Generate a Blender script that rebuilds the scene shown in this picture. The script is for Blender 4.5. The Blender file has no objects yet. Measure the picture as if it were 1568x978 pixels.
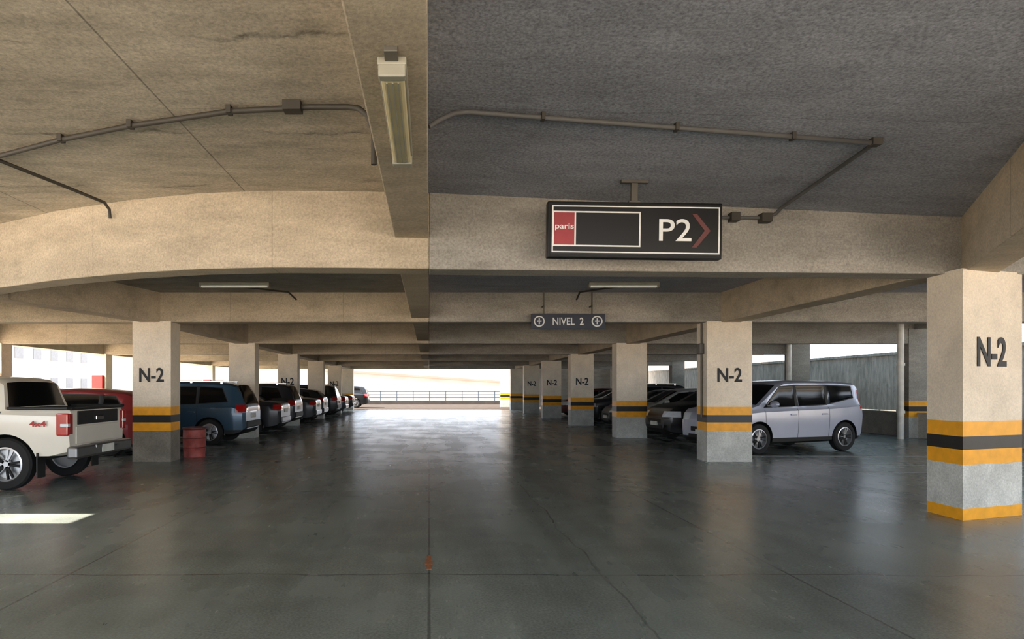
import bpy, bmesh, math, random
from mathutils import Vector, Matrix
random.seed(4)
scene=bpy.context.scene
COL=scene.collection
try:
    scene.view_settings.view_transform='Standard'
    scene.view_settings.look='None'
    scene.view_settings.exposure=0.4
except Exception as e: print(e)

# ------------------------------------------------------------ materials
def lin(c):
    return tuple(((v/255)/12.92 if v/255<=0.04045 else (((v/255)+0.055)/1.055)**2.4) for v in c)
def newmat(name):
    m=bpy.data.materials.new(name); m.use_nodes=True
    nt=m.node_tree; return m,nt,nt.nodes['Principled BSDF']
def mat(name,rgb,rough=.5,metal=0,var=.12,scale=6,coat=0,emit=None,es=1,spec=.5):
    m,nt,b=newmat(name); c=lin(rgb)
    tc=nt.nodes.new('ShaderNodeTexCoord'); n=nt.nodes.new('ShaderNodeTexNoise')
    n.inputs['Scale'].default_value=scale; n.inputs['Detail'].default_value=5
    nt.links.new(tc.outputs['Object'],n.inputs['Vector'])
    r=nt.nodes.new('ShaderNodeValToRGB'); r.color_ramp.elements[0].position=.3; r.color_ramp.elements[1].position=.7
    r.color_ramp.elements[0].color=tuple(v*(1-var) for v in c)+(1,)
    r.color_ramp.elements[1].color=tuple(min(1,v*(1+var)) for v in c)+(1,)
    nt.links.new(n.outputs['Fac'],r.inputs['Fac']); nt.links.new(r.outputs['Color'],b.inputs['Base Color'])
    b.inputs['Roughness'].default_value=rough; b.inputs['Metallic'].default_value=metal
    b.inputs['Coat Weight'].default_value=coat; b.inputs['Specular IOR Level'].default_value=spec
    if emit:
        b.inputs['Emission Color'].default_value=lin(emit)+(1,); b.inputs['Emission Strength'].default_value=es
    return m
class NT:
    def __init__(s,nt): s.nt=nt
    def n(s,t,**k):
        x=s.nt.nodes.new(t)
        for a,v in k.items(): setattr(x,a,v)
        return x
    def l(s,a,b): s.nt.links.new(a,b)
    def math(s,op,a,b=None,clamp=False):
        x=s.n('ShaderNodeMath',operation=op); x.use_clamp=clamp
        for i,v in enumerate((a,b)):
            if v is None: continue
            if isinstance(v,(int,float)): x.inputs[i].default_value=v
            else: s.l(v,x.inputs[i])
        return x.outputs[0]
    def noise(s,vec,scale,detail=6,sc=None,rough=.55):
        if sc:
            mp=s.n('ShaderNodeMapping'); mp.inputs['Scale'].default_value=sc; s.l(vec,mp.inputs['Vector']); vec=mp.outputs[0]
        x=s.n('ShaderNodeTexNoise'); x.inputs['Scale'].default_value=scale; x.inputs['Detail'].default_value=detail
        x.inputs['Roughness'].default_value=rough
        s.l(vec,x.inputs['Vector']); return x.outputs['Fac']
    def rng(s,v,a,b,c,d):
        x=s.n('ShaderNodeMapRange'); s.l(v,x.inputs['Value'])
        for i,q in zip((1,2,3,4),(a,b,c,d)): x.inputs[i].default_value=q
        return x.outputs[0]
    def line(s,coord,period,off,width,wob=None):
        c=coord if wob is None else s.math('ADD',coord,wob)
        f=s.math('DIVIDE',s.math('SUBTRACT',c,off-period/2),period)
        f=s.math('FRACT',f); f=s.math('ABSOLUTE',s.math('SUBTRACT',f,.5))
        return s.math('LESS_THAN',f,width/period/2)
    def mulcol(s,col,fac):
        x=s.n('ShaderNodeVectorMath',operation='SCALE'); s.l(col,x.inputs[0]); s.l(fac,x.inputs['Scale']); return x.outputs[0]
def concrete(name,c1,c2,rough=.85,streak=(1,1,1),stain=.35,grain=.25,lines=None,bump=.25,cracks=None):
    m,nt,b=newmat(name); t=NT(nt)
    tc=t.n('ShaderNodeTexCoord'); P=tc.outputs['Object']
    big=t.noise(P,.45,7); mid=t.noise(P,2.2,8,sc=streak,rough=.65); fine=t.noise(P,45,3,rough=.7)
    spots=t.noise(P,1.1,10,sc=(1.0,2.2,1.6),rough=.7)
    r=t.n('ShaderNodeMix',data_type='RGBA'); r.inputs[6].default_value=lin(c1)+(1,); r.inputs[7].default_value=lin(c2)+(1,)
    t.l(t.rng(big,.35,.65,0,1),r.inputs[0])
    f=t.rng(mid,.3,.7,1-stain,1+stain*.4)
    f=t.math('MULTIPLY',f,t.rng(fine,.3,.7,1-grain,1+grain))
    f=t.math('MULTIPLY',f,t.rng(spots,.56,.72,1,1-stain*.9))
    sep=t.n('ShaderNodeSeparateXYZ'); t.l(P,sep.inputs[0])
    if lines:
        wob=t.math('MULTIPLY',t.math('SUBTRACT',t.noise(P,1.3,4),.5),.12)
        for ax,per,off,wd,dark,wb in lines:
            L=t.line(sep.outputs[ax],per,off,wd,wob if wb else None)
            f=t.math('MULTIPLY',f,t.math('SUBTRACT',1,t.math('MULTIPLY',L,dark)))
    if cracks:
        per,off,wd,dark=cracks
        wob=t.math('MULTIPLY',t.math('SUBTRACT',t.noise(P,1.0,8,rough=.65),.5),.7)
        c=t.math('ADD',sep.outputs[1],wob)
        q=t.math('FRACT',t.math('DIVIDE',t.math('SUBTRACT',c,off-per/2),per)); q=t.math('ABSOLUTE',t.math('SUBTRACT',q,.5))
        L=t.rng(q,0,wd/per,1,0)
        mask=t.rng(t.noise(P,.7,4),.47,.56,0,1)
        mask=t.math('MULTIPLY',mask,t.rng(t.noise(P,6,5,rough=.7),.35,.6,.2,1))
        f=t.math('MULTIPLY',f,t.math('SUBTRACT',1,t.math('MULTIPLY',t.math('MULTIPLY',L,mask),dark)))
    t.l(t.mulcol(r.outputs[2],f),b.inputs['Base Color'])
    b.inputs['Roughness'].default_value=rough; b.inputs['Specular IOR Level'].default_value=.25
    bp=t.n('ShaderNodeBump'); bp.inputs['Strength'].default_value=bump; bp.inputs['Distance'].default_value=.02
    t.l(t.math('ADD',t.math('MULTIPLY',mid,.7),t.math('MULTIPLY',fine,.3)),bp.inputs['Height']); t.l(bp.outputs[0],b.inputs['Normal'])
    return m

M={}
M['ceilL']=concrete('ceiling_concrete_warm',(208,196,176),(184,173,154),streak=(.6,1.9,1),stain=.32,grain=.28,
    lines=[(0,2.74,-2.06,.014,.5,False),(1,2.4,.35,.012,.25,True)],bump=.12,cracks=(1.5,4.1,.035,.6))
M['ceilR']=concrete('ceiling_concrete_dim',(170,171,178),(150,151,158),streak=(.6,1.6,1),stain=.2,grain=.42,
    lines=[(1,2.5,.1,.012,.25,True)],bump=.1)  # darker than the left slab: right-hand shade is put into this colour
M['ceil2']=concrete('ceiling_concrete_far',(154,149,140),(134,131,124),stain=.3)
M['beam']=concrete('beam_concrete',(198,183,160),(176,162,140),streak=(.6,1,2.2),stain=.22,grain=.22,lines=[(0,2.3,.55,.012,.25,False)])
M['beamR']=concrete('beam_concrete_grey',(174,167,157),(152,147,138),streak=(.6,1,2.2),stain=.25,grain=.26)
M['wallgrey']=concrete('retaining_wall_concrete',(205,198,188),(176,170,160),streak=(1,3,.6),stain=.45,lines=[(1,1.1,.3,.02,.3,False)])
M['parapet']=concrete('parapet_concrete',(222,216,206),(198,192,182),stain=.25)
M['colpaint']=concrete('column_cream_paint',(242,227,204),(228,212,188),stain=.14,grain=.12,bump=.12,rough=.6)
M['colbase']=concrete('column_base_paint',(212,212,204),(184,184,176),stain=.28,grain=.2,bump=.2,rough=.6)
M['colbase_d']=concrete('column_base_bare',(160,152,138),(130,124,114),stain=.3,grain=.2)
M['yellow']=mat('stripe_yellow_paint',(242,168,30),.45,var=.1,scale=9)
M['black']=mat('stripe_black_paint',(30,30,30),.45,var=.2)
M['letter']=mat('stencil_black_paint',(28,28,30),.6)
M['pipe']=mat('conduit_galvanised',(92,88,80),.5,.3)
M['pipeL']=mat('conduit_painted',(62,57,50),.6)
M['pipeR']=mat('conduit_grey',(92,90,88),.6)
M['white']=mat('white_pvc',(235,230,218),.4)
M['signblk']=mat('sign_black',(14,14,16),.35)
M['signwht']=mat('sign_white',(225,225,222),.5)
M['signred']=mat('sign_red',(150,50,56),.5)
M['signbrn']=mat('sign_arrow_brown',(96,50,48),.5)
M['signfrm']=mat('sign_frame',(24,24,24),.4,.4)
M['navy']=mat('sign_navy',(28,34,52),.5)
M['lens']=mat('lamp_diffuser_cream',(205,192,150),.35,var=.08)
M['lampbody']=mat('lamp_housing',(150,146,130),.45)
M['tube']=mat('fluorescent_tube',(235,235,225),.4,emit=(255,250,235),es=.12)
M['red']=mat('red_paint',(168,40,34),.5)
M['barrel']=mat('barrel_red',(150,70,62),.55,var=.3,scale=8)
M['barreld']=mat('barrel_dark_rim',(90,40,36),.6)
M['orange']=mat('orange_floor_paint',(150,96,62),.6,var=.4,scale=30)
M['line']=mat('worn_white_line',(150,152,150),.5,var=.35,scale=14)
M['ground']=mat('outside_ground_concrete',(222,206,184),.9,var=.08,scale=.5)
M['asphalt']=mat('outside_asphalt',(70,64,60),1.0,var=.15,scale=2,spec=0)
M['extwhite']=mat('outside_building_white',(196,190,180),.9,var=.05,scale=.4,spec=.1)
M['extpink']=mat('outside_wall_pink',(124,106,98),.9,var=.08,scale=.4,spec=.1)
M['extgrey']=mat('outside_window_grey',(110,112,116),.6)
M['hill']=mat('outside_hill_earth',(110,98,88),.95,var=.12,scale=.3,spec=.1)
M['extcream']=mat('outside_wall_cream',(136,128,122),.95,var=.1,scale=.6,spec=.1)
M['extpale']=mat('outside_wall_pale',(160,156,152),.95,var=.06,scale=.6,spec=.1)
M['rail']=mat('railing_steel_blue',(60,74,86),.5,.1)
def translucent(name,rgb):
    m,nt,b=newmat(name); t=NT(nt)
    tr=t.n('ShaderNodeBsdfTranslucent'); tr.inputs[0].default_value=lin(rgb)+(1,)
    P=t.n('ShaderNodeTexCoord').outputs['Object']; w=t.noise(P,1.2,5)
    mx=t.n('ShaderNodeMixShader'); t.l(t.rng(w,.3,.7,.6,.9),mx.inputs[0])
    b.inputs['Base Color'].default_value=lin((90,100,108))+(1,)
    t.l(b.outputs[0],mx.inputs[1]); t.l(tr.outputs[0],mx.inputs[2]); t.l(mx.outputs[0],nt.nodes['Material Output'].inputs[0]); return m
M['canopy']=translucent('canopy_translucent_sheet',(66,84,96))
M['steel']=mat('steel_rafter',(80,86,92),.5,.4)
M['tyre']=mat('tyre_rubber',(22,22,23),.8)
M['rim']=mat('alloy_rim',(190,192,195),.3,.8,var=.05)
M['rimd']=mat('brake_dark',(18,18,18),.7)
M['glass']=mat('car_tinted_glass',(12,13,15),.1,0,var=.1,coat=0,spec=.3)
M['plastic']=mat('car_black_plastic',(20,20,21),.6)
M['chrome']=mat('chrome',(200,200,200),.15,1.0,var=.03)
M['bumper']=mat('bumper_grey_chrome',(120,120,120),.3,.8,var=.05)
M['tail']=mat('tail_lamp_red',(170,24,22),.15,coat=1)
M['head']=mat('head_lamp_clear',(215,220,225),.12,coat=1)
M['plate']=mat('licence_plate',(215,215,205),.5)
def paint(name,rgb,metal=.3): return mat(name,rgb,.3,metal,var=.03,scale=3,coat=.4 if sum(rgb)>150 else .12)

# floor
def floormat():
    m,nt,b=newmat('floor_polished_concrete'); t=NT(nt)
    tc=t.n('ShaderNodeTexCoord'); P=tc.outputs['Object']
    sep=t.n('ShaderNodeSeparateXYZ'); t.l(P,sep.inputs[0])
    big=t.noise(P,.35,4); mid=t.noise(P,1.6,5,rough=.55); fine=t.noise(P,55,3,rough=.7)
    tr=t.noise(P,1.0,6,sc=(2.2,.22,1)); blot=t.noise(P,.8,3,rough=.5)
    r=t.n('ShaderNodeMix',data_type='RGBA'); r.inputs[6].default_value=lin((108,117,113))+(1,); r.inputs[7].default_value=lin((128,136,131))+(1,)
    t.l(t.rng(big,.35,.65,0,1),r.inputs[0])
    f=t.math('MULTIPLY',t.rng(mid,.3,.7,.88,1.08),t.rng(fine,.3,.7,.72,1.28))
    f=t.math('MULTIPLY',f,t.rng(tr,.3,.7,.80,1.16))
    f=t.math('MULTIPLY',f,t.rng(blot,.35,.65,.92,1.06))
    wob=t.math('MULTIPLY',t.math('SUBTRACT',t.noise(P,.8,4),.5),.25)
    for ax,per,off,wd,dark,wb in [(0,2.9,0,.02,.5,False),(1,4.2,5.25,.024,.5,True),(0,7.3,1.4,.018,.4,True)]:
        f=t.math('MULTIPLY',f,t.math('SUBTRACT',1,t.math('MULTIPLY',t.line(sep.outputs[ax],per,off,wd,wob if wb else None),dark)))
    t.l(t.mulcol(r.outputs[2],f),b.inputs['Base Color'])
    ro=t.math('ADD',t.rng(blot,.35,.65,.235,.285),t.rng(tr,.3,.7,-.02,.03))
    t.l(ro,b.inputs['Roughness']); b.inputs['Specular IOR Level'].default_value=.36
    bp=t.n('ShaderNodeBump'); bp.inputs['Strength'].default_value=.03; bp.inputs['Distance'].default_value=.01
    t.l(t.math('MULTIPLY',fine,.3),bp.inputs['Height']); t.l(bp.outputs[0],b.inputs['Normal'])
    return m
M['floor']=floormat()

# ------------------------------------------------------------ mesh helpers
def obj(name,me,parent=None,loc=None):
    o=bpy.data.objects.new(name,me); COL.objects.link(o)
    if parent: o.parent=parent
    if loc: o.location=loc
    return o
def empty(name,loc=(0,0,0),rz=0):
    e=bpy.data.objects.new(name,None); COL.objects.link(e); e.location=loc; e.rotation_euler=(0,0,rz); e.empty_display_size=.2
    return e
def setmats(me,mats):
    for m in mats: me.materials.append(M[m] if isinstance(m,str) else m)
def bm_box(bm,a,b,mi=0):
    vs=[bm.verts.new((x,y,z)) for x in (a[0],b[0]) for y in (a[1],b[1]) for z in (a[2],b[2])]
    for q in ((0,1,3,2),(4,6,7,5),(0,4,5,1),(2,3,7,6),(0,2,6,4),(1,5,7,3)):
        f=bm.faces.new([vs[i] for i in q]); f.material_index=mi
def finish(bm,name,mats,parent=None,bevel=0,smooth=None):
    bmesh.ops.recalc_face_normals(bm,faces=bm.faces)
    if smooth is not None:
        for f in bm.faces: f.smooth=True
        for e in bm.edges:
            e.smooth = not (len(e.link_faces)==2 and e.calc_face_angle(0)>smooth)
    me=bpy.data.meshes.new(name); bm.to_mesh(me); bm.free(); setmats(me,mats)
    o=obj(name,me,parent)
    if bevel:
        md=o.modifiers.new('bev','BEVEL'); md.width=bevel; md.segments=2; md.limit_method='ANGLE'
    return o
def boxes(name,lst,mats,parent=None,bevel=0):
    bm=bmesh.new()
    for it in lst: bm_box(bm,it[0],it[1],it[2] if len(it)>2 else 0)
    return finish(bm,name,mats,parent,bevel)
def prism(name,foot,zs,mis,mats,parent=None,bevel=0):
    bm=bmesh.new(); rings=[[bm.verts.new((x,y,z)) for x,y in foot] for z in zs]
    n=len(foot)
    for k in range(len(zs)-1):
        for i in range(n):
            f=bm.faces.new((rings[k][i],rings[k][(i+1)%n],rings[k+1][(i+1)%n],rings[k+1][i])); f.material_index=mis[k]
    f=bm.faces.new(rings[0]); f.material_index=mis[0]; f=bm.faces.new(rings[-1]); f.material_index=mis[-1]
    return finish(bm,name,mats,parent,bevel)
def cyl(bm,c,r,h,axis='Z',seg=20,mi=0,r2=None):
    rot={'Z':Matrix.Identity(4),'X':Matrix.Rotation(math.pi/2,4,'Y'),'Y':Matrix.Rotation(math.pi/2,4,'X')}[axis]
    g=bmesh.ops.create_cone(bm,cap_ends=True,segments=seg,radius1=r,radius2=r if r2 is None else r2,depth=h,matrix=Matrix.Translation(c)@rot)
    for v in g['verts']:
        for f in v.link_faces: f.material_index=mi
def tube(name,pts,r,mt,parent=None):
    cu=bpy.data.curves.new(name,'CURVE'); cu.dimensions='3D'; cu.bevel_depth=r; cu.bevel_resolution=3; cu.use_fill_caps=True
    s=cu.splines.new('POLY'); s.points.add(len(pts)-1)
    for p,q in zip(s.points,pts): p.co=(*q,1)
    t=bpy.data.objects.new('t',cu); COL.objects.link(t)
    dg=bpy.context.evaluated_depsgraph_get(); me=bpy.data.meshes.new_from_object(t.evaluated_get(dg)); bpy.data.objects.remove(t)
    me.materials.clear(); setmats(me,[mt]); 
    return obj(name,me,parent)
def text(name,s,w,h,mt,loc,rz=0,parent=None,bold=.0,ext=.003,left=False):
    cu=bpy.data.curves.new(name,'FONT'); cu.body=s; cu.extrude=.01; cu.offset=bold
    t=bpy.data.objects.new('t',cu); COL.objects.link(t)
    dg=bpy.context.evaluated_depsgraph_get(); me=bpy.data.meshes.new_from_object(t.evaluated_get(dg)); bpy.data.objects.remove(t)
    xs=[v.co.x for v in me.vertices]; ys=[v.co.y for v in me.vertices]
    cx,cy=(min(xs)+max(xs))/2,(min(ys)+max(ys))/2; sx=w/(max(xs)-min(xs)); sy=h/(max(ys)-min(ys))
    for v in me.vertices: v.co=((v.co.x-cx)*sx,(v.co.y-cy)*sy,v.co.z/.01*ext)
    me.materials.clear(); setmats(me,[mt])
    o=obj(name,me,parent,loc); o.rotation_euler=(math.pi/2,0,rz); return o

# ------------------------------------------------------------ layout
E=1.5
FR=[7.4,13.3,19.7,26.1,32.5,38.9,45.3]
XR,XL=6.12,-5.65
XOR,XOL=14.75,-13.2

boxes('floor',[((-14,-5,-.2),(15.4,46,0))],['floor'])
boxes('floor',[((-14,46,-.2),(15.4,60.5,-.002))],['asphalt'])
boxes('outside_ground',[((-80,-60,-.3),(80,140,-.21)),((-60,-60,-.25),(-14.0,140,-.04)),((-14,-40,-.25),(30,-5.0,-.04))],['ground'])

# ceilings
left=[(-13.4,14.2),(-9.5,11.4),(-7.4,9.9),(-5.75,8.75),(-4.6,8.1),(-3.5,7.64),(-2.6,7.38),(-1.8,7.28),(-.9,7.3),(0,7.36)]
prism('ceiling',[(-7.5,-4),(-.2,-4),(-.2,7.55)]+[(x,y+.19) for x,y in left[::-1] if -7.45<x<-.2]+[(-7.5,10.1)],[3.7,3.9],[0],['ceilL'])
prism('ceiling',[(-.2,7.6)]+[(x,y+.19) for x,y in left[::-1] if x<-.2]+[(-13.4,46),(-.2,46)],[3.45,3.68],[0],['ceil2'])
boxes('ceiling',[((-14,-4,3.7),(-9.4,11.5,3.9)),((-9.4,-4,3.7),(-7.5,6.4,3.9)),((-9.4,7.0,3.7),(-7.5,10.3,3.9)),((-14,11.5,3.7),(-10.5,14.3,3.9))],['ceilL'])  # gap between these boxes: unseen slot, added to let sun onto the floor
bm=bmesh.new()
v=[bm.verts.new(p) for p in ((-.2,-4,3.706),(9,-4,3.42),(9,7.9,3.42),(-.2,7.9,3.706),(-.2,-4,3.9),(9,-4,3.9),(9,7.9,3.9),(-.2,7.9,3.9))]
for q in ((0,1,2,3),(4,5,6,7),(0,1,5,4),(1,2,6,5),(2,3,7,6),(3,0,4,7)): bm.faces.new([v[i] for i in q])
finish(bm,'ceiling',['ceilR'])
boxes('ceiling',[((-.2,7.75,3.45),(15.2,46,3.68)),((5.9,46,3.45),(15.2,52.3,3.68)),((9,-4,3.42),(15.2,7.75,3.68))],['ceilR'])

# beams
def ribbon(name,pts,t,z0,z1,mt,nrm='y'):
    if nrm=='y': back=[(x,y+t) for x,y in reversed(pts)]
    else: back=[(x+t,y) for x,y in reversed(pts)]
    return prism(name,pts+back,[z0,z1],[0],[mt],bevel=.012)
ribbon('concrete_beam',left,.38,2.845,3.74,'beam')
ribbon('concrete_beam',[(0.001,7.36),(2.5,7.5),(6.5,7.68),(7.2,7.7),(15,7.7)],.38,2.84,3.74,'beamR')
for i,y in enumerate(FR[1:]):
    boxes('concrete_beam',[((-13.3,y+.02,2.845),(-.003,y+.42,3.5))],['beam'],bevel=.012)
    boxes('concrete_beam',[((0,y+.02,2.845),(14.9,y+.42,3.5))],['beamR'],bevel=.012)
# central
boxes('concrete_beam',[((-.385,-4,3.19),(-.008,7.4,3.75))],['beam'],bevel=.01)
boxes('concrete_beam',[((-.36,7.7,2.93),(-.008,45.4,3.5))],['beam'],bevel=.01)
# longitudinal
boxes('concrete_beam',[((5.95,8.0,2.842),(6.35,45.5,3.5))],['beam'],bevel=.012)
ribbon('concrete_beam',[(4.75,-4),(4.78,5.15),(6.3,7.75)],.42,2.842,3.6,'beam','x')
ribbon('concrete_beam',[(-7.0,8.9),(-5.86,13.4),(-5.86,45.5)],.4,2.842,3.5,'beam','x')
boxes('concrete_beam',[((XOL-.2,12,2.842),(XOL+.2,45.5,3.5))],['beam'])
boxes('concrete_beam',[((XOR-.1,-4,3.28),(XOR+.3,52,3.5))],['beamR'])

# columns
def column(cx,y,w,d=.5,base='colbase',label=True,rightrow=False,stripes=True,foot=None,ang=0,tx=None,yb=False,labw=.5,labh=.29,labz=1.77,ztop=2.86,top='colpaint'):
    foot=foot or [(cx-w/2,y),(cx+w/2,y),(cx+w/2,y+d),(cx-w/2,y+d)]
    if stripes: zs=[0,.13,.63,.80,.95,1.12,ztop]; mi=[3 if yb else 1,1,3,4,3,0]
    else: zs=[0,ztop]; mi=[0]
    o=prism('concrete_column',foot,zs,mi,[top,base,'yellow','yellow','black'],bevel=0.0)
    if label:
        tx=tx or (cx,y)
        text('stencil_label','N-2',labw,labh,'letter',(tx[0],tx[1]-.006,labz),ang,o,bold=.022,ext=.004)
    return o
a=math.atan2(.33,.97)
column(0,0,0,foot=[(6.04,7.39),(7.01,7.72),(6.98,8.2),(6.06,7.95)],base='colbase',yb=True,ang=a,tx=(6.50,7.545),labw=.5,labh=.34,labz=1.92)
for i,y in enumerate(FR[1:]+[51.7]):
    o=column(XR,y,.92,rightrow=True,label=i in (0,2,3,4))
    if i==0:
        tube('column_conduit',[(5.63,13.5,0.9),(5.63,13.5,2.84)],.02,'pipe',o)
        boxes('junction_box',[((5.56,13.42,2.2),(5.66,13.58,2.42))],['pipe'],o,bevel=.01)
for i,y in enumerate(FR[1:]):
    column(XL,y,.78,base='colbase_d' if i==0 else 'colbase',label=i in (0,2,4))
for y in FR[1:]+[51.7]:
    column(XOR+.1,y,.75,label=False,ztop=3.3,top='beamR')
for y in FR[1:]:
    o=column(XOL,y,.6,label=False,stripes=False)
    boxes('fire_hose_cabinet',[((-.22,-.14,-.3),(.22,0,.3))],['red'],bevel=.02).location=(XOL,y-.002,1.72)
column(-7.2,9.0,.7,label=False)

# parapets and outer walls
boxes('wall_left',[((XOL-.1,-5,0),(XOL+.12,60,1.12)),((XOL-.16,-5,1.12),(XOL+.18,60,1.2))],['beam'])
boxes('wall_right',[((XOR,7,0),(XOR+.2,60,.7)),((XOR-.04,7,.7),(XOR+.24,60,.76))],['parapet'])
boxes('retaining_wall',[((18.2,0,-.2),(18.6,75,2.8)),((18.1,0,2.8),(18.7,75,2.9))],['wallgrey'])
bm=bmesh.new()
for k in range(30):
    y=8+k*1.6
    vs=[bm.verts.new(p) for p in ((15.1,y,3.52),(21,y+2.2,4.2),(21,y+2.3,4.2),(15.1,y+.1,3.52),(15.1,y,3.64),(21,y+2.2,4.32),(21,y+2.3,4.32),(15.1,y+.1,3.64))]
    for q in ((0,1,2,3),(4,5,6,7),(0,1,5,4),(1,2,6,5),(2,3,7,6),(3,0,4,7)): bm.faces.new([vs[i] for i in q])
bm_box(bm,(16.7,7,3.6),(16.8,60,3.7),0)
finish(bm,'canopy_rafters',['steel'])
bm=bmesh.new()
vs=[bm.verts.new(p) for p in ((15.2,12,3.78),(24,12,4.9),(24,64,4.9),(15.2,64,3.78))]; bm.faces.new(vs)
finish(bm,'canopy_roof',['canopy'])
bm=bmesh.new(); cyl(bm,(13.9,19.25,1.72),.09,3.44,seg=20)
for z in (.8,2.2): cyl(bm,(13.9,19.25,z),.11,.08)
finish(bm,'drain_pipe',['white'],smooth=.6)
bm=bmesh.new(); cyl(bm,(14.3,25.95,1.7),.1,3.4,seg=16); cyl(bm,(14.3,25.95,1.2),.13,.1,seg=16); finish(bm,'drain_pipe',['white'],smooth=.6)

# far end
boxes('wall_far',[((-14,60,0),(15,60.25,.35))],['asphalt'])
bm=bmesh.new()
for k in range(20): bm_box(bm,(-13.5+k*1.5,60.05,.35),(-13.42+k*1.5,60.12,1.25))
for z in (.6,.85,1.15): bm_box(bm,(-13.5,60.06,z),(15,60.11,z+.07))
finish(bm,'railing',['rail'])
boxes('wall_far_right',[((6.6,52.4,0),(15,52.6,3.45))],['beamR'])

# outside surroundings
def building(x0,x1,y0,y1,h,mt,winface):
    bm=bmesh.new(); bm_box(bm,(x0,y0,-.2),(x1,y1,h),0); bm_box(bm,(x0-.3,y0-.3,h),(x1+.3,y1+.3,h+.4),2)
    if winface=='y':
        k=x0+1
        while k<x1-2:
            for z in (1.2,4.4,7.4):
                if z+1.5<h: bm_box(bm,(k,y0-.06,z),(k+1.3,y0+.1,z+1.4),1)
            k+=3
    else:
        k=y0+1
        while k<y1-2:
            for z in (1.2,4.4,7.4):
                if z+1.5<h: bm_box(bm,(x1-.1,k,z),(x1+.06,k+1.3,z+1.4),1)
            k+=3
    return finish(bm,'outside_building',[mt,'extgrey','extpink'])
building(-60,-36,10,40,4.2,'extwhite','x')
building(-66,-40,44,80,7.5,'extwhite','x')
bm=bmesh.new()
g=[]
for i in range(25):
    row=[]
    for j in range(7):
        x=-90+i*8; y=115+j*9
        row.append(bm.verts.new((x,y,-.3+j*1.1+ (math.sin(i*.7)+1)*.5*j)))
    g.append(row)
for i in range(24):
    for j in range(6): bm.faces.new((g[i][j],g[i+1][j],g[i+1][j+1],g[i][j+1]))
finish(bm,'hillside',['hill'],smooth=2)
bm=bmesh.new()
def xz(pts,y0,y1,mi):
    f=[bm.verts.new((p[0],y0,p[1])) for p in pts]; b=[bm.verts.new((p[0],y1,p[1])) for p in pts]
    for q in (f,b): bm.faces.new(q).material_index=mi
    for i in range(len(pts)): bm.faces.new((f[i],f[(i+1)%len(pts)],b[(i+1)%len(pts)],b[i])).material_index=mi
xz([(-14,-.2),(16,-.2),(16,1.6),(-14,3.6)],75,75.4,0)
xz([(-14,3.6),(16,1.6),(16,1.8),(-14,3.85)],74.9,75.5,1)
xz([(-18,-.2),(16,-.2),(16,4.3),(-18,4.6)],80,80.4,2)
finish(bm,'outside_ramp_wall',['extcream','extpink','extpale'])

# ------------------------------------------------------------ conduits
Z=3.66
pl=[(-8,8.6),(-6.2,7.3),(-5,6.6),(-4.0,6.08),(-3.2,5.68),(-2.46,5.38),(-1.56,5.1),(-.9,5.02),(-.62,5.02)]
pL=tube('conduit_pipe',[(x,y,Z) for x,y in pl]+[(-.54,5.0,3.64),(-.47,4.98,3.58),(-.42,4.97,3.45),(-.42,4.97,3.2)],.022,'pipeL')
tube('conduit_pipe',[(-6,5.4,Z),(-4.08,6.2,Z),(-3.9,7.0,Z),(-3.78,7.6,Z),(-3.76,7.68,3.6),(-3.76,7.70,3.5)],.018,'pipeL')
def zr(x): return 3.7-.0311*x-.035
pR=tube('conduit_pipe',[(.0,5.0,3.5),(.08,5.02,3.56),(.2,5.08,zr(.2)-.02),(.3,5.1,zr(.3)),(2,5.28,zr(2)),(3.73,5.46,zr(3.73)),(3.99,7.40,zr(4)),(3.98,7.5,3.5),(3.85,7.52,3.46),(3.2,7.5,3.46)],.02,'pipeR')
bm=bmesh.new()
for x,y in ((-2.46,5.38),(-3.2,5.68),(-1.56,5.1),(-4.6,6.38)): bm_box(bm,(x-.02,y-.04,3.64),(x+.02,y+.04,3.7))
bm_box(bm,(-1.12,4.97,3.625),(-.98,5.08,3.7))
finish(bm,'clamps',['pipeL'],pL,bevel=.004)
bm=bmesh.new()
for x,y in ((.9,5.16),(2,5.28),(3,5.39)): bm_box(bm,(x-.015,y-.035,zr(x)-.025),(x+.015,y+.035,zr(x)+.036))
bm_box(bm,(3.69,5.42,zr(3.7)-.025),(3.77,5.5,zr(3.7)+.04))
bm_box(bm,(3.45,7.44,3.41),(3.55,7.56,3.51)); bm_box(bm,(3.8,7.44,3.4),(3.92,7.56,3.5))
finish(bm,'clamps',['pipeL'],pR,bevel=.004)
for s in (-1,1):
    tube('conduit_pipe',[(s*3.6,12.25,3.41),(s*3.6+(-.6 if s>0 else .8),13.0,3.41),(s*3.6+(-.6 if s>0 else .9),13.27,3.3)],.018,'pipeL')

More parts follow.
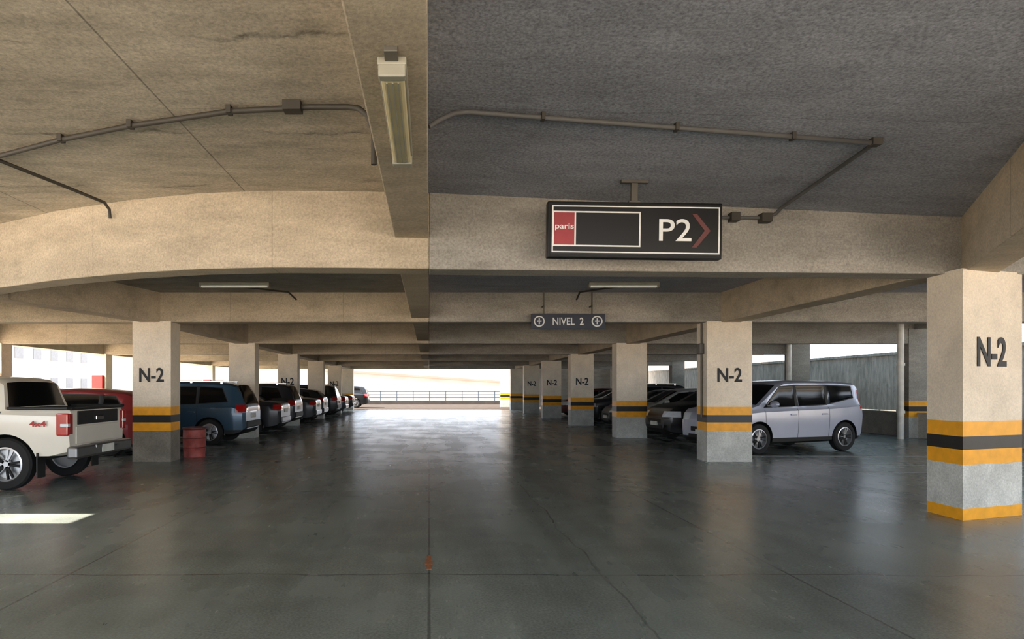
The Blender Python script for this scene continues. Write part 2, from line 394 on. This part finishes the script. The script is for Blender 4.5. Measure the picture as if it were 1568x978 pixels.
# fluorescent lamp on central beam
r=empty('fluorescent_lamp',(-.19,4.0,3.19))
boxes('housing',[((-.075,-.68,-.045),(.075,.68,-.002))],['lampbody'],r,bevel=.008)
boxes('diffuser',[((-.062,-.62,-.10),(.062,.62,-.045))],['lens'],r,bevel=.02)
bm=bmesh.new()
for k in (-.03,0,.03): bm_box(bm,(k-.004,-.6,-.106),(k+.004,.6,-.098))
finish(bm,'diffuser_ribs',['lampbody'],r)
boxes('end_caps',[((-.07,-.68,-.105),(.07,-.62,-.04)),((-.07,.62,-.105),(.07,.68,-.04))],['lampbody'],r,bevel=.008)
boxes('bracket',[((-.035,-.78,-.03),(.035,-.66,-.002))],['pipe'],r,bevel=.004)
def ceil_lamp(x,y,z=3.45,L=1.3):
    r=empty('ceiling_tube_lamp',(x,y,z))
    boxes('housing',[((-L/2,-.07,-.05),(L/2,.07,-.002))],['lampbody'],r,bevel=.006)
    bm=bmesh.new(); cyl(bm,(0,-.03,-.068),.016,L*.94,'X',12); cyl(bm,(0,.03,-.068),.016,L*.94,'X',12); finish(bm,'tubes',['tube'],r,smooth=.7)
    boxes('sockets',[((-L/2,-.06,-.09),(-L/2+.03,.06,-.05)),((L/2-.03,-.06,-.09),(L/2,.06,-.05))],['lampbody'],r)
for y in (12.1,17.6,24,30.5,37,43): 
    ceil_lamp(-3.6,y); ceil_lamp(3.6,y)
    
# ------------------------------------------------------------ signs
sw,sh=1.79,.575
r=empty('directional_sign',(2.105,6.72,3.115)); 
r.rotation_euler=(0,math.radians(.8),0)
boxes('cabinet',[((-sw/2,-.04,-sh/2),(sw/2,.06,sh/2))],['signfrm'],r,bevel=.012)
boxes('face',[((-sw/2+.03,-.046,-sh/2+.03),(sw/2-.03,-.04,sh/2-.03))],['signblk'],r)
def frame(name,x0,x1,z0,z1,t,mt,yy=-.05):
    boxes(name,[((x0,yy,z0),(x1,yy+.006,z0+t)),((x0,yy,z1-t),(x1,yy+.006,z1)),((x0,yy,z0+t),(x0+t,yy+.006,z1-t)),((x1-t,yy,z0+t),(x1,yy+.006,z1-t))],[mt],r)
frame('outer_border',-sw/2+.045,sw/2-.03,-sh/2+.05,sh/2-.045,.013,'signwht')
frame('inner_border',-sw/2+.05,.055,-.175,.185,.015,'signwht',-.052)
boxes('red_block',[((-.825,-.05,-.16),(-.62,-.044,.17))],['signred'],r)
boxes('divider',[((-.62,-.051,-.16),(-.605,-.044,.17))],['signwht'],r)
text('small_text','paris',.19,.07,'signwht',(-.723,-.052,.02),0,r,bold=.01,ext=.002)
text('big_text','P2',.33,.225,'signwht',(.41,-.048,.005),0,r,bold=.004,ext=.003)
bm=bmesh.new()
def quad(pts,y0,y1):
    f=[bm.verts.new((p[0],y0,p[1])) for p in pts]; b=[bm.verts.new((p[0],y1,p[1])) for p in pts]
    bm.faces.new(f); bm.faces.new(b)
    for i in range(len(pts)): bm.faces.new((f[i],f[(i+1)%len(pts)],b[(i+1)%len(pts)],b[i]))
quad([(.58,.17),(.63,.17),(.77,0),(.63,-.17),(.58,-.17),(.71,0)],-.052,-.044)
finish(bm,'chevron',['signbrn'],r)
zc=3.7-.0311*2.1-3.115
boxes('hanger',[((-.14,-.03,zc-.03),(.14,.03,zc+.01)),((-.035,-.02,sh/2-.01),(.035,.02,zc-.03)),((-.06,-.025,sh/2),(.06,.025,sh/2+.02))],['pipe'],r,bevel=.005)

r=empty('level_sign',(2.79,13.12,2.84))
boxes('panel',[((-.74,-.02,-.155),(.74,.02,.155))],['navy'],r,bevel=.005)
text('level_text','NIVEL  2',.62,.15,'signwht',(0,-.022,.0),0,r,bold=.01)
for s in (-1,1):
    bm=bmesh.new(); cyl(bm,(s*.58,-.022,0),.11,.006,'Y',28,0); cyl(bm,(s*.58,-.026,0),.085,.006,'Y',28,1)
    bm_box(bm,(s*.58-.012,-.033,-.06),(s*.58+.012,-.027,.06),0); bm_box(bm,(s*.58-.045,-.033,-.012),(s*.58+.045,-.027,.012),0)
    finish(bm,'symbol',['signwht','navy'],r)
boxes('hangers',[((-.5,.0,.15),(-.47,.02,.62)),((.47,.0,.15),(.5,.02,.62)),((-.5,.0,.3),(-.47,.2,.32)),((.47,0,.3),(.5,.2,.32))],['pipe'],r)

# barrel
bm=bmesh.new()
prof=[(0,.0),(.215,.0),(.225,.02),(.22,.05),(.235,.2),(.245,.215),(.235,.23),(.24,.40),(.25,.415),(.24,.43),(.235,.6),(.25,.62),(.25,.65),(.225,.655),(.22,.56),(0,.56)]
N=28; rings=[]
for (rr,z) in prof:
    rings.append([bm.verts.new((rr*math.cos(2*math.pi*i/N),rr*math.sin(2*math.pi*i/N),z)) for i in range(N)] if rr>0 else [bm.verts.new((0,0,z))])
for k in range(len(prof)-1):
    A,B=rings[k],rings[k+1]
    for i in range(N):
        j=(i+1)%N
        if len(A)==1: f=bm.faces.new((A[0],B[j],B[i]))
        elif len(B)==1: f=bm.faces.new((A[i],A[j],B[0]))
        else: f=bm.faces.new((A[i],A[j],B[j],B[i]))
        f.material_index=1 if (k>=10 or k in(5,8)) else 0
o=finish(bm,'red_barrel_bin',['barrel','barreld'],smooth=.6); o.location=(-5.1,14.2,0)

# floor paint
boxes('floor_mark',[((-.02,5.4,0),(.02,5.85,.003)),((-.035,5.55,0),(.03,5.68,.0035))],['orange'])
ln=[]
for y in (14.35,17.6,20.9,23.6,27,29.6): ln.append(((6.9,y,.0),(11.4,y+.1,.003)))
for y in (11.6,12.7): ln.append(((7.6,y,.0),(11.6,y+.1,.003)))
for y in (16.6,20.9,23.1,27,29.5): ln.append(((-10.5,y-.0,.0),(-5.2,y+.1,.003)))
boxes('parking_lines',ln,['line'])

# ------------------------------------------------------------ vehicles
def interp(tab,x):
    if x<=tab[0][0]: return tab[0][1]
    for (a,b),(c,d) in zip(tab,tab[1:]):
        if x<=c: return b+(d-b)*(x-a)/(c-a)
    return tab[-1][1]
K={}
K['suv']=dict(W=1.82,
 top=[(-2.22,.98),(-2.19,1.08),(-2.06,1.42),(-1.95,1.58),(-1.8,1.63),(-1.3,1.67),(-.4,1.685),(.1,1.66),(.35,1.60),(1.12,1.13),(1.3,1.09),(1.75,1.04),(2.02,.96),(2.15,.86),(2.22,.72)],
 belt=[(-2.22,.92),(-1.9,1.04),(-1,1.03),(1.1,1.0),(1.3,.99),(1.75,.93),(2.05,.84),(2.22,.66)],
 bot=[(-2.22,.42),(-2.1,.3),(-1.9,.24),(1.9,.22),(2.1,.25),(2.22,.36)],
 hw=[(-2.22,.74),(-2.15,.83),(-1.9,.89),(-1.4,.91),(1.3,.91),(1.8,.87),(2.1,.76),(2.22,.6)],
 ws=(.35,1.12),rw=(-2.19,-1.95),
 win=[[(-.03,1.06),(1.0,1.05),(.36,1.52),(-.03,1.56)],[(-.95,1.07),(-.07,1.06),(-.07,1.56),(-.95,1.56)],[(-1.78,1.13),(-.99,1.08),(-.99,1.56),(-1.6,1.52)]],
 seams=[-.985,-.035,.98],ax=(-1.3,1.33),wr=.345,tail=(-2.3,-1.98,.86,1.06,.5),headl=(1.85,2.3,.70,.86,.45),clad=.40,rails=True)
K['boxy']=dict(W=1.8,
 top=[(-2.0,1.02),(-1.99,1.12),(-1.96,1.42),(-1.92,1.56),(-1.82,1.64),(-1.2,1.68),(0,1.685),(.35,1.66),(.55,1.59),(1.16,1.13),(1.32,1.09),(1.75,1.02),(1.93,.92),(2.02,.76)],
 belt=[(-2.0,.98),(-1.9,1.12),(-1,1.06),(1.1,1.0),(1.35,.98),(1.8,.92),(2.02,.70)],
 bot=[(-2.0,.42),(-1.93,.32),(-1.8,.24),(1.8,.2),(1.95,.24),(2.02,.32)],
 hw=[(-2.0,.80),(-1.97,.85),(-1.8,.89),(-1.3,.9),(1.3,.9),(1.75,.87),(1.95,.78),(2.02,.68)],
 ws=(.55,1.16),rw=(-1.99,-1.92),
 win=[[(.08,1.07),(1.04,1.05),(.5,1.54),(.08,1.575)],[(-.86,1.10),(.05,1.07),(.05,1.575),(-.86,1.58)],[(-1.72,1.26),(-.89,1.11),(-.89,1.58),(-1.70,1.55)]],
 seams=[-.875,.065,1.02],ax=(-1.38,1.20),wr=.345,tail=(-2.1,-1.87,1.0,1.45,.62),headl=(1.62,2.2,.74,.93,.45),clad=.36,rails=False)
K['sedan']=dict(W=1.75,
 top=[(-2.2,.92),(-2.17,1.0),(-2.05,1.05),(-1.6,1.09),(-.95,1.38),(-.6,1.44),(-.2,1.46),(.2,1.43),(.4,1.38),(1.15,1.0),(1.32,.96),(1.8,.88),(2.05,.78),(2.2,.62)],
 belt=[(-2.2,.86),(-1.9,.96),(-1.5,.97),(1.1,.92),(1.3,.90),(1.8,.80),(2.05,.72),(2.2,.57)],
 bot=[(-2.2,.36),(-2.05,.25),(-1.8,.2),(1.8,.18),(2.05,.2),(2.2,.28)],
 hw=[(-2.2,.68),(-2.1,.78),(-1.8,.85),(-1.3,.875),(1.3,.875),(1.8,.82),(2.05,.72),(2.2,.56)],
 ws=(.4,1.15),rw=(-1.6,-.95),
 win=[[(0,.98),(1.0,.96),(.36,1.30),(0,1.33)],[(-1.2,1.01),(-.07,.98),(-.07,1.34),(-.78,1.29)]],
 seams=[-.95,-.035,1.0],ax=(-1.3,1.33),wr=.31,tail=(-2.3,-1.95,.78,.96,.42),headl=(1.8,2.3,.60,.76,.4),clad=.26,rails=False)
K['hatch']=dict(W=1.72,
 top=[(-2.0,.95),(-1.97,1.05),(-1.65,1.36),(-1.5,1.42),(-.9,1.48),(-.3,1.50),(.1,1.48),(.35,1.42),(1.1,1.02),(1.25,.98),(1.7,.90),(1.9,.80),(2.0,.65)],
 belt=[(-2.0,.88),(-1.8,.99),(-1,.98),(1.05,.93),(1.25,.91),(1.7,.82),(1.9,.74),(2.0,.58)],
 bot=[(-2.0,.38),(-1.85,.26),(-1.7,.2),(1.7,.18),(1.9,.2),(2.0,.28)],
 hw=[(-2.0,.72),(-1.9,.8),(-1.6,.85),(-1.2,.86),(1.2,.86),(1.7,.8),(1.9,.7),(2.0,.56)],
 ws=(.35,1.1),rw=(-1.97,-1.65),
 win=[[(0,.99),(.96,.97),(.34,1.34),(0,1.37)],[(-.95,1.01),(-.07,.99),(-.07,1.38),(-.95,1.36)],[(-1.5,1.08),(-1.02,1.03),(-1.02,1.36),(-1.3,1.33)]],
 seams=[-.985,-.035,.95],ax=(-1.22,1.25),wr=.31,tail=(-2.1,-1.74,.84,1.04,.5),headl=(1.6,2.2,.62,.80,.4),clad=.26,rails=False)
K['pickup']=dict(W=1.8,
 top=[(-2.6,1.16),(-2.58,1.2),(-1.66,1.21),(-1.655,1.22),(-1.56,1.60),(-1.46,1.66),(-.9,1.70),(-.2,1.69),(.05,1.63),(.75,1.2),(.95,1.14),(2.0,1.08),(2.3,.98),(2.42,.8)],
 belt=[(-2.6,1.13),(-1.7,1.16),(-1.5,1.16),(.7,1.08),(.95,1.05),(2.0,.98),(2.3,.9),(2.42,.75)],
 bot=[(-2.6,.52),(-2.3,.45),(-1.2,.40),(2.1,.38),(2.42,.45)],
 hw=[(-2.6,.855),(-2.5,.88),(-1.3,.9),(1.6,.9),(2.2,.84),(2.42,.7)],
 ws=(.05,.75),rw=(-1.655,-1.56),
 win=[[(-.35,1.15),(.62,1.14),(.06,1.53),(-.35,1.56)],[(-1.38,1.17),(-.43,1.15),(-.43,1.57),(-1.3,1.57)]],
 seams=[-1.60,-.39,.66],ax=(-1.68,1.45),wr=.385,tail=(-2.7,-2.46,.82,1.12,.74),headl=(2.1,2.6,.8,.98,.5),clad=.5,rails=False)

def cut(bm,filt,co,no):
    fs=[f for f in bm.faces if filt(f)]
    g=set(fs)
    for f in fs:
        g.update(f.edges); g.update(f.verts)
    bmesh.ops.bisect_plane(bm,geom=list(g),plane_co=co,plane_no=no,dist=1e-5)
def inpoly(p,poly):
    s=None
    for (x0,z0),(x1,z1) in zip(poly,poly[1:]+poly[:1]):
        c=(x1-x0)*(p[1]-z0)-(z1-z0)*(p[0]-x0)
        if abs(c)<1e-9: continue
        if s is None: s=c>0
        elif (c>0)!=s: return False
    return True
def swapmats(me,mats):
    idx=[p.material_index for p in me.polygons]
    me.materials.clear(); setmats(me,mats)
    for p,i in zip(me.polygons,idx): p.material_index=i
def body_mesh(kind,pm):
    k=K[kind]; keys=sorted(set(round(x,4) for t in ('top','belt','bot','hw') for x,_ in k[t]))
    xs=[]
    for a,b in zip(keys,keys[1:]):
        n=max(1,int((b-a)/.12)); xs+= [a+(b-a)*i/n for i in range(n)]
    xs.append(keys[-1])
    bm=bmesh.new(); rings=[]
    for x in xs:
        zt,zb,z0,w=interp(k['top'],x),interp(k['belt'],x),interp(k['bot'],x),interp(k['hw'],x)
        zb=min(zb,zt-.035); h=zt-zb
        cab=min(1,max(0,(h-.05)/.5)); wt=w*(.93-.17*cab)
        if kind=='boxy': wt=w*(.93-.10*cab)
        zc=zt-.025-.045*cab
        half=[(w*.8,z0),(w*.95,z0+.05),(w*.985,z0+.45*(zb-z0)),(w,z0+.72*(zb-z0)),(w*.985,zb-.05),(w*.94,zb),
              (w*.94+(wt-w*.94)*.5,zb+(zc-zb)*.52),(wt,zc),(wt*.9,zt-.012-.01*cab),(wt*.5,zt-.002)]
        ring=[(0,z0)]+half+[(0,zt)]+[(-y,z) for y,z in reversed(half)]
        rings.append([bm.verts.new((x,y,z)) for y,z in ring])
    n=len(rings[0])
    for i in range(len(rings)-1):
        xm=(xs[i]+xs[i+1])/2
        for j in range(n):
            f=bm.faces.new((rings[i][j],rings[i][(j+1)%n],rings[i+1][(j+1)%n],rings[i+1][j]))
            jj=j if j<=10 else 21-j   # segment index mirrored
            f.material_index=0
            if jj in (6,7): f.material_index=9
            elif jj in (2,3,4,5): f.material_index=8
            elif jj in (9,10) :
                if k['ws'][0]<xm<k['ws'][1] or k['rw'][0]<xm<k['rw'][1]: f.material_index=1
    bm.faces.new(rings[0]); bm.faces.new(list(reversed(rings[-1])))
    bmesh.ops.recalc_face_normals(bm,faces=bm.faces)
    # side windows
    for poly in k['win']:
        xa,xb=min(p[0] for p in poly),max(p[0] for p in poly)
        for (x0,z0),(x1,z1) in zip(poly,poly[1:]+poly[:1]):
            cut(bm,lambda f:f.material_index==9 and xa-.2<f.calc_center_median().x<xb+.2,(x0,0,z0),Vector((z1-z0,0,-(x1-x0))).normalized())
        for s in (1,-1):
            fs=[f for f in bm.faces if f.material_index==9 and inpoly((f.calc_center_median().x,f.calc_center_median().z),poly) and f.calc_center_median().y*s>0]
            if fs:
                for f in fs: f.material_index=1
                res=bmesh.ops.inset_region(bm,faces=fs,thickness=.022,depth=-.008,use_even_offset=True)
                for f in res['faces']: f.material_index=2
    # blacked-out pillars between the side windows
    for pa,pb in zip(k['win'],k['win'][1:]):
        xr_,xl_=min(p[0] for p in pa),max(p[0] for p in pb)
        for f in bm.faces:
            c=f.calc_center_median()
            if f.material_index==9 and xl_-.001<c.x<xr_+.001 and max(p[1] for p in pb)>c.z>min(p[1] for p in pb): f.material_index=2
    # door seams
    for sx in k['seams']:
        for d in (-.006,.006): cut(bm,lambda f:f.material_index==8 and abs(f.calc_center_median().x-sx)<.3,(sx+d,0,0),(1,0,0))
        for f in bm.faces:
            if f.material_index==8 and abs(f.calc_center_median().x-sx)<.0061: f.material_index=2
    zcl=k['clad']
    cut(bm,lambda f:f.material_index in(0,8),(0,0,zcl),(0,0,1))
    # lamps
    for key,mi in (('tail',3),('headl',4)):
        x0,x1,z0,z1,yy=k[key]
        flt=lambda f: x0-.35<f.calc_center_median().x<x1+.35 and f.material_index in (0,8,9)
        xe=x1 if key=='tail' else x0
        cut(bm,flt,(xe,0,0),(1,0,0)); cut(bm,flt,(0,0,z0),(0,0,1)); cut(bm,flt,(0,0,z1),(0,0,1)); cut(bm,flt,(0,yy,0),(0,1,0)); cut(bm,flt,(0,-yy,0),(0,1,0))
        for f in bm.faces:
            c=f.calc_center_median()
            if f.material_index in (0,8,9) and x0<c.x<x1 and z0<c.z<z1 and abs(c.y)>yy: f.material_index=mi
    for f in bm.faces:
        if f.material_index in (0,8,9):
            f.material_index=2 if f.calc_center_median().z<zcl else 0
    bmesh.ops.recalc_face_normals(bm,faces=bm.faces)
    me=bpy.data.meshes.new('body'); bm.to_mesh(me); bm.free()
    setmats(me,[pm,'glass','plastic','tail','head'])
    o=obj('t',me)
    cs=[]
    for ax in k['ax']:
        b2=bmesh.new(); cyl(b2,(ax,0,k['wr']),k['wr']+.055,3,'Y',36); m2=bpy.data.meshes.new('c'); b2.to_mesh(m2); b2.free(); cs.append(obj('c',m2))
    if kind=='pickup':
        b2=bmesh.new(); bm_box(b2,(-2.53,-.74,.75),(-1.74,.74,1.6)); bmesh.ops.recalc_face_normals(b2,faces=b2.faces); m2=bpy.data.meshes.new('c'); b2.to_mesh(m2); b2.free(); cs.append(obj('c',m2))
    for c in cs:
        md=o.modifiers.new('b','BOOLEAN'); md.operation='DIFFERENCE'; md.object=c; md.solver='EXACT'
    dg=bpy.context.evaluated_depsgraph_get(); me2=bpy.data.meshes.new_from_object(o.evaluated_get(dg))
    for c in cs+[o]: bpy.data.objects.remove(c)
    swapmats(me2,[pm,'glass','plastic','tail','head'])
    bm=bmesh.new(); bm.from_mesh(me2)
    for f in bm.faces:
        c=f.calc_center_median()
        for ax in k['ax']:
            if abs(f.normal.y)<.2 and math.hypot(c.x-ax,c.z-k['wr'])<k['wr']+.06 and abs(math.hypot(f.verts[0].co.x-ax,f.verts[0].co.z-k['wr'])-k['wr']-.055)<.003 : f.material_index=2
        if kind=='pickup' and -2.54<c.x<-1.73 and abs(c.y)<.745 and c.z<1.3: f.material_index=2
        f.smooth=True
    for e in bm.edges: e.smooth=not(len(e.link_faces)==2 and e.calc_face_angle(0)>.55)
    bm.to_mesh(me2); bm.free()
    return me2
_w={}
def wheel_mesh(r,w=.21):
    if r in _w: return _w[r]
    bm=bmesh.new(); N=36
    prof=[(r*.62,-w/2+.02),(r*.70,-w/2),(r*.93,-w/2+.01),(r,-w/2+.04),(r,w/2-.04),(r*.93,w/2-.01),(r*.70,w/2),(r*.62,w/2-.02)]
    def lathe(prof,mi,close=True):
        rg=[[bm.verts.new((a*math.cos(2*math.pi*i/N),y,a*math.sin(2*math.pi*i/N))) for i in range(N)] for a,y in prof]
        m=len(prof)
        for q in range(m if close else m-1):
            for i in range(N):
                f=bm.faces.new((rg[q][i],rg[q][(i+1)%N],rg[(q+1)%m][(i+1)%N],rg[(q+1)%m][i])); f.material_index=mi
    lathe(prof,0)
    # outward side is -y
    lathe([(r*.66,-w/2+.012),(r*.60,-w/2+.006),(r*.585,-w/2+.03),(r*.57,w/2-.02),(r*.66,w/2-.02)],1)
    cyl(bm,(0,.01,0),r*.58,.02,'Y',N,2)
    cyl(bm,(0,-w/2+.05,0),r*.16,.05,'Y',20,1)
    for q in range(10):
        a=2*math.pi*(q//2)/5+(.17 if q%2 else -.17)
        b2=bmesh.new(); bm_box(b2,(r*.1,-w/2+.025,-.014),(r*.6,-w/2+.055,.014)); 
        b2.transform(Matrix.Rotation(a,4,'Y')); t=bpy.data.meshes.new('t'); b2.to_mesh(t); b2.free()
        n0=len(bm.faces); bm.from_mesh(t); bm.faces.ensure_lookup_table()
        for f in bm.faces[n0:]: f.material_index=1
    bmesh.ops.recalc_face_normals(bm,faces=bm.faces)
    for f in bm.faces: f.smooth=True
    for e in bm.edges: e.smooth=not(len(e.link_faces)==2 and e.calc_face_angle(0)>.6)
    me=bpy.data.meshes.new('wheel'); bm.to_mesh(me); bm.free(); setmats(me,['tyre','rim','rimd']); _w[r]=me; return me
def vehicle(name,kind,rgb,x,y,rz=180,metal=.3):
    k=K[kind]; r=empty(name,(x,y,0),math.radians(rz)); pm=paint('paint_'+kind+'_%d_%d_%d'%rgb,rgb,metal if sum(rgb)>150 else 0)
    obj('body',body_mesh(kind,pm),r)
    wm=wheel_mesh(k['wr'])
    for i,ax in enumerate(k['ax']):
        for s in (-1,1):
            o=obj('wheel_%d'%(i*2+(s>0)+1),wm,r,(ax,s*(k['W']/2-.12),k['wr']))
            if s>0: o.rotation_euler=(0,0,math.pi)
    fx=k['top'][-1][0]; rx=k['top'][0][0]
    zf=k['bot'][-1][1]
    pk=kind=='pickup'
    # front: grille, bumper, plate
    boxes('grille',[((fx-.03,-.38,zf+.16),(fx+.012,.38,zf+.27)),((fx-.03,-.45,zf-.0),(fx+.02,.45,zf+.09))],['plastic'],r,bevel=.01)
    boxes('front_plate',[((fx,-.2,zf+.09),(fx+.03,.2,zf+.2))],['plate'],r,bevel=.004)
    # rear
    if pk:
        boxes('rear_bumper',[((rx-.14,-.88,.46),(rx+.02,.88,.64)),((rx-.16,-.35,.56),(rx-.02,.35,.65))],['bumper'],r,bevel=.03)
        boxes('tailgate_panel',[((rx-.018,-.62,.95),(rx+.01,.62,1.155)),],['plastic'],r,bevel=.01)
        boxes('tailgate_lower',[((rx-.012,-.66,.66),(rx+.01,.66,.93))],[pm],r,bevel=.01)
        boxes('tailgate_handle',[((rx-.04,-.12,1.0),(rx-.01,.12,1.07))],['chrome'],r,bevel=.01)
        boxes('rear_plate',[((rx-.17,-.18,.50),(rx-.15,.18,.62))],['plate'],r)
        boxes('bed_rail',[((rx,-.90,1.18),(-1.72,-.80,1.225)),((rx,.80,1.18),(-1.72,.90,1.225)),((rx-.01,-.8,1.17),(rx+.05,.8,1.21))],['plastic'],r,bevel=.012)
        boxes('tail_lamp_cluster',[((rx-.015,s*.88-.045,.80),(rx+.16,s*.88+.045-.02*s,1.13)) for s in(-1,1)],['tail'],r,bevel=.02)
        boxes('tail_lamp_reverse',[((rx-.02,s*.88-.04,.93),(rx+.1,s*.88+.05-.022*s,.98)) for s in(-1,1)],['head'],r,bevel=.01)
        t=text('decal_text','4x4',.24,.085,'red',(-2.18,.915,.98),math.pi,r,bold=.02,ext=.003)
        boxes('mud_flaps',[((-2.16,s*.78-.1,.18),(-2.14,s*.78+.1,.55)) for s in(-1,1)],['plastic'],r)
    else:
        boxes('rear_bumper',[((rx-.035,-.68,k['bot'][0][1]+.02),(rx+.1,.68,k['bot'][0][1]+.2))],['plastic' if kind=='suv' else pm],r,bevel=.03)
        boxes('rear_plate',[((rx-.02,-.2,.70),(rx+.01,.2,.82))],['plate'],r,bevel=.004)
        boxes('rear_badge',[((rx-.014,-.3,.86),(rx+.01,.3,.885))],['chrome'],r)
    W=k['W']/2
    zb=interp(k['belt'],0)
    mx=k['ws'][1]-.28
    bm=bmesh.new()
    for s in (-1,1):
        g=bmesh.ops.create_uvsphere(bm,u_segments=14,v_segments=10,radius=1,matrix=Matrix.Translation((mx,s*(W+.10),zb+.10))@Matrix.Diagonal((.07,.12,.075,1)))
        bm_box(bm,(mx-.03,min(s*(W-.08),s*(W+.04)),zb+.05),(mx+.03,max(s*(W-.08),s*(W+.04)),zb+.085))
    finish(bm,'mirrors',[pm],r,smooth=.6)
    hb=[]
    for sx in k['seams'][:2]:
        for s in (-1,1):
            yy=s*(W*.985); hb.append(((sx+.06,yy-.03,zb-.16),(sx+.24,yy+.03,zb-.125)))
    boxes('door_handles',hb,[pm],r,bevel=.01)
    if k['rails']:
        bm=bmesh.new()
        for s in (-1,1):
            bm_box(bm,(-1.6,s*.64-.02,1.665),(.1,s*.64+.02,1.70))
            for q in (-1.55,-.75,.05): bm_box(bm,(q-.03,s*.64-.015,1.60),(q+.03,s*.64+.015,1.67))
        finish(bm,'roof_rails',['chrome'],r,bevel=.008)
    return r
# left row
vehicle('pickup_truck','pickup',(222,216,202),-7.88,10.42,metal=.05)
vehicle('car','hatch',(140,42,46),-8.25,15.2)
vehicle('car','hatch',(96,34,44),-10.6,19.6,rz=0)
vehicle('suv_car','suv',(52,78,98),-7.05,17.95)
vehicle('car','sedan',(28,30,34),-7.0,21.9)
vehicle('car','suv',(34,36,40),-7.1,24.5)
vehicle('car','sedan',(40,40,44),-7.0,28.4)
vehicle('car','hatch',(30,32,36),-6.9,31.0)
vehicle('car','suv',(26,28,30),-7.0,34.8)
vehicle('car','sedan',(60,60,64),-6.9,37.4)
vehicle('car','sedan',(30,30,34),-7.0,41.6)
vehicle('car','suv',(16,17,19),-6.9,50.5)
# right row
vehicle('hatchback_car','boxy',(178,184,200),8.34,15.98,rz=198)
vehicle('suv_car','suv',(16,16,18),8.65,18.9,rz=186)
vehicle('car','hatch',(205,205,200),8.6,22.3)
vehicle('car','sedan',(40,40,44),8.9,24.8)
vehicle('car','suv',(50,52,56),8.9,28.4)
vehicle('car','sedan',(110,112,116),8.9,31.0)
vehicle('car','hatch',(90,34,36),8.9,35.0)

# ------------------------------------------------------------ light
w=bpy.data.worlds.new('world'); scene.world=w; w.use_nodes=True
bg=w.node_tree.nodes['Background']; bg.inputs[0].default_value=(.80,.88,1,1); bg.inputs[1].default_value=4.0
s=bpy.data.lights.new('sun','SUN'); s.energy=22; s.angle=.01; s.color=(1,.88,.75)
so=bpy.data.objects.new('sun',s); COL.objects.link(so)
so.rotation_euler=Vector((3.5,.8,-3.7)).to_track_quat('-Z','Y').to_euler()

cam=bpy.data.cameras.new('camera'); co=bpy.data.objects.new('camera',cam); COL.objects.link(co)
co.location=(0,0,E); co.rotation_euler=(math.pi/2,0,0)
cam.sensor_width=36; cam.lens=36*1000/1568; cam.shift_x=127/1568; cam.shift_y=105/1568; cam.clip_end=400
scene.camera=co
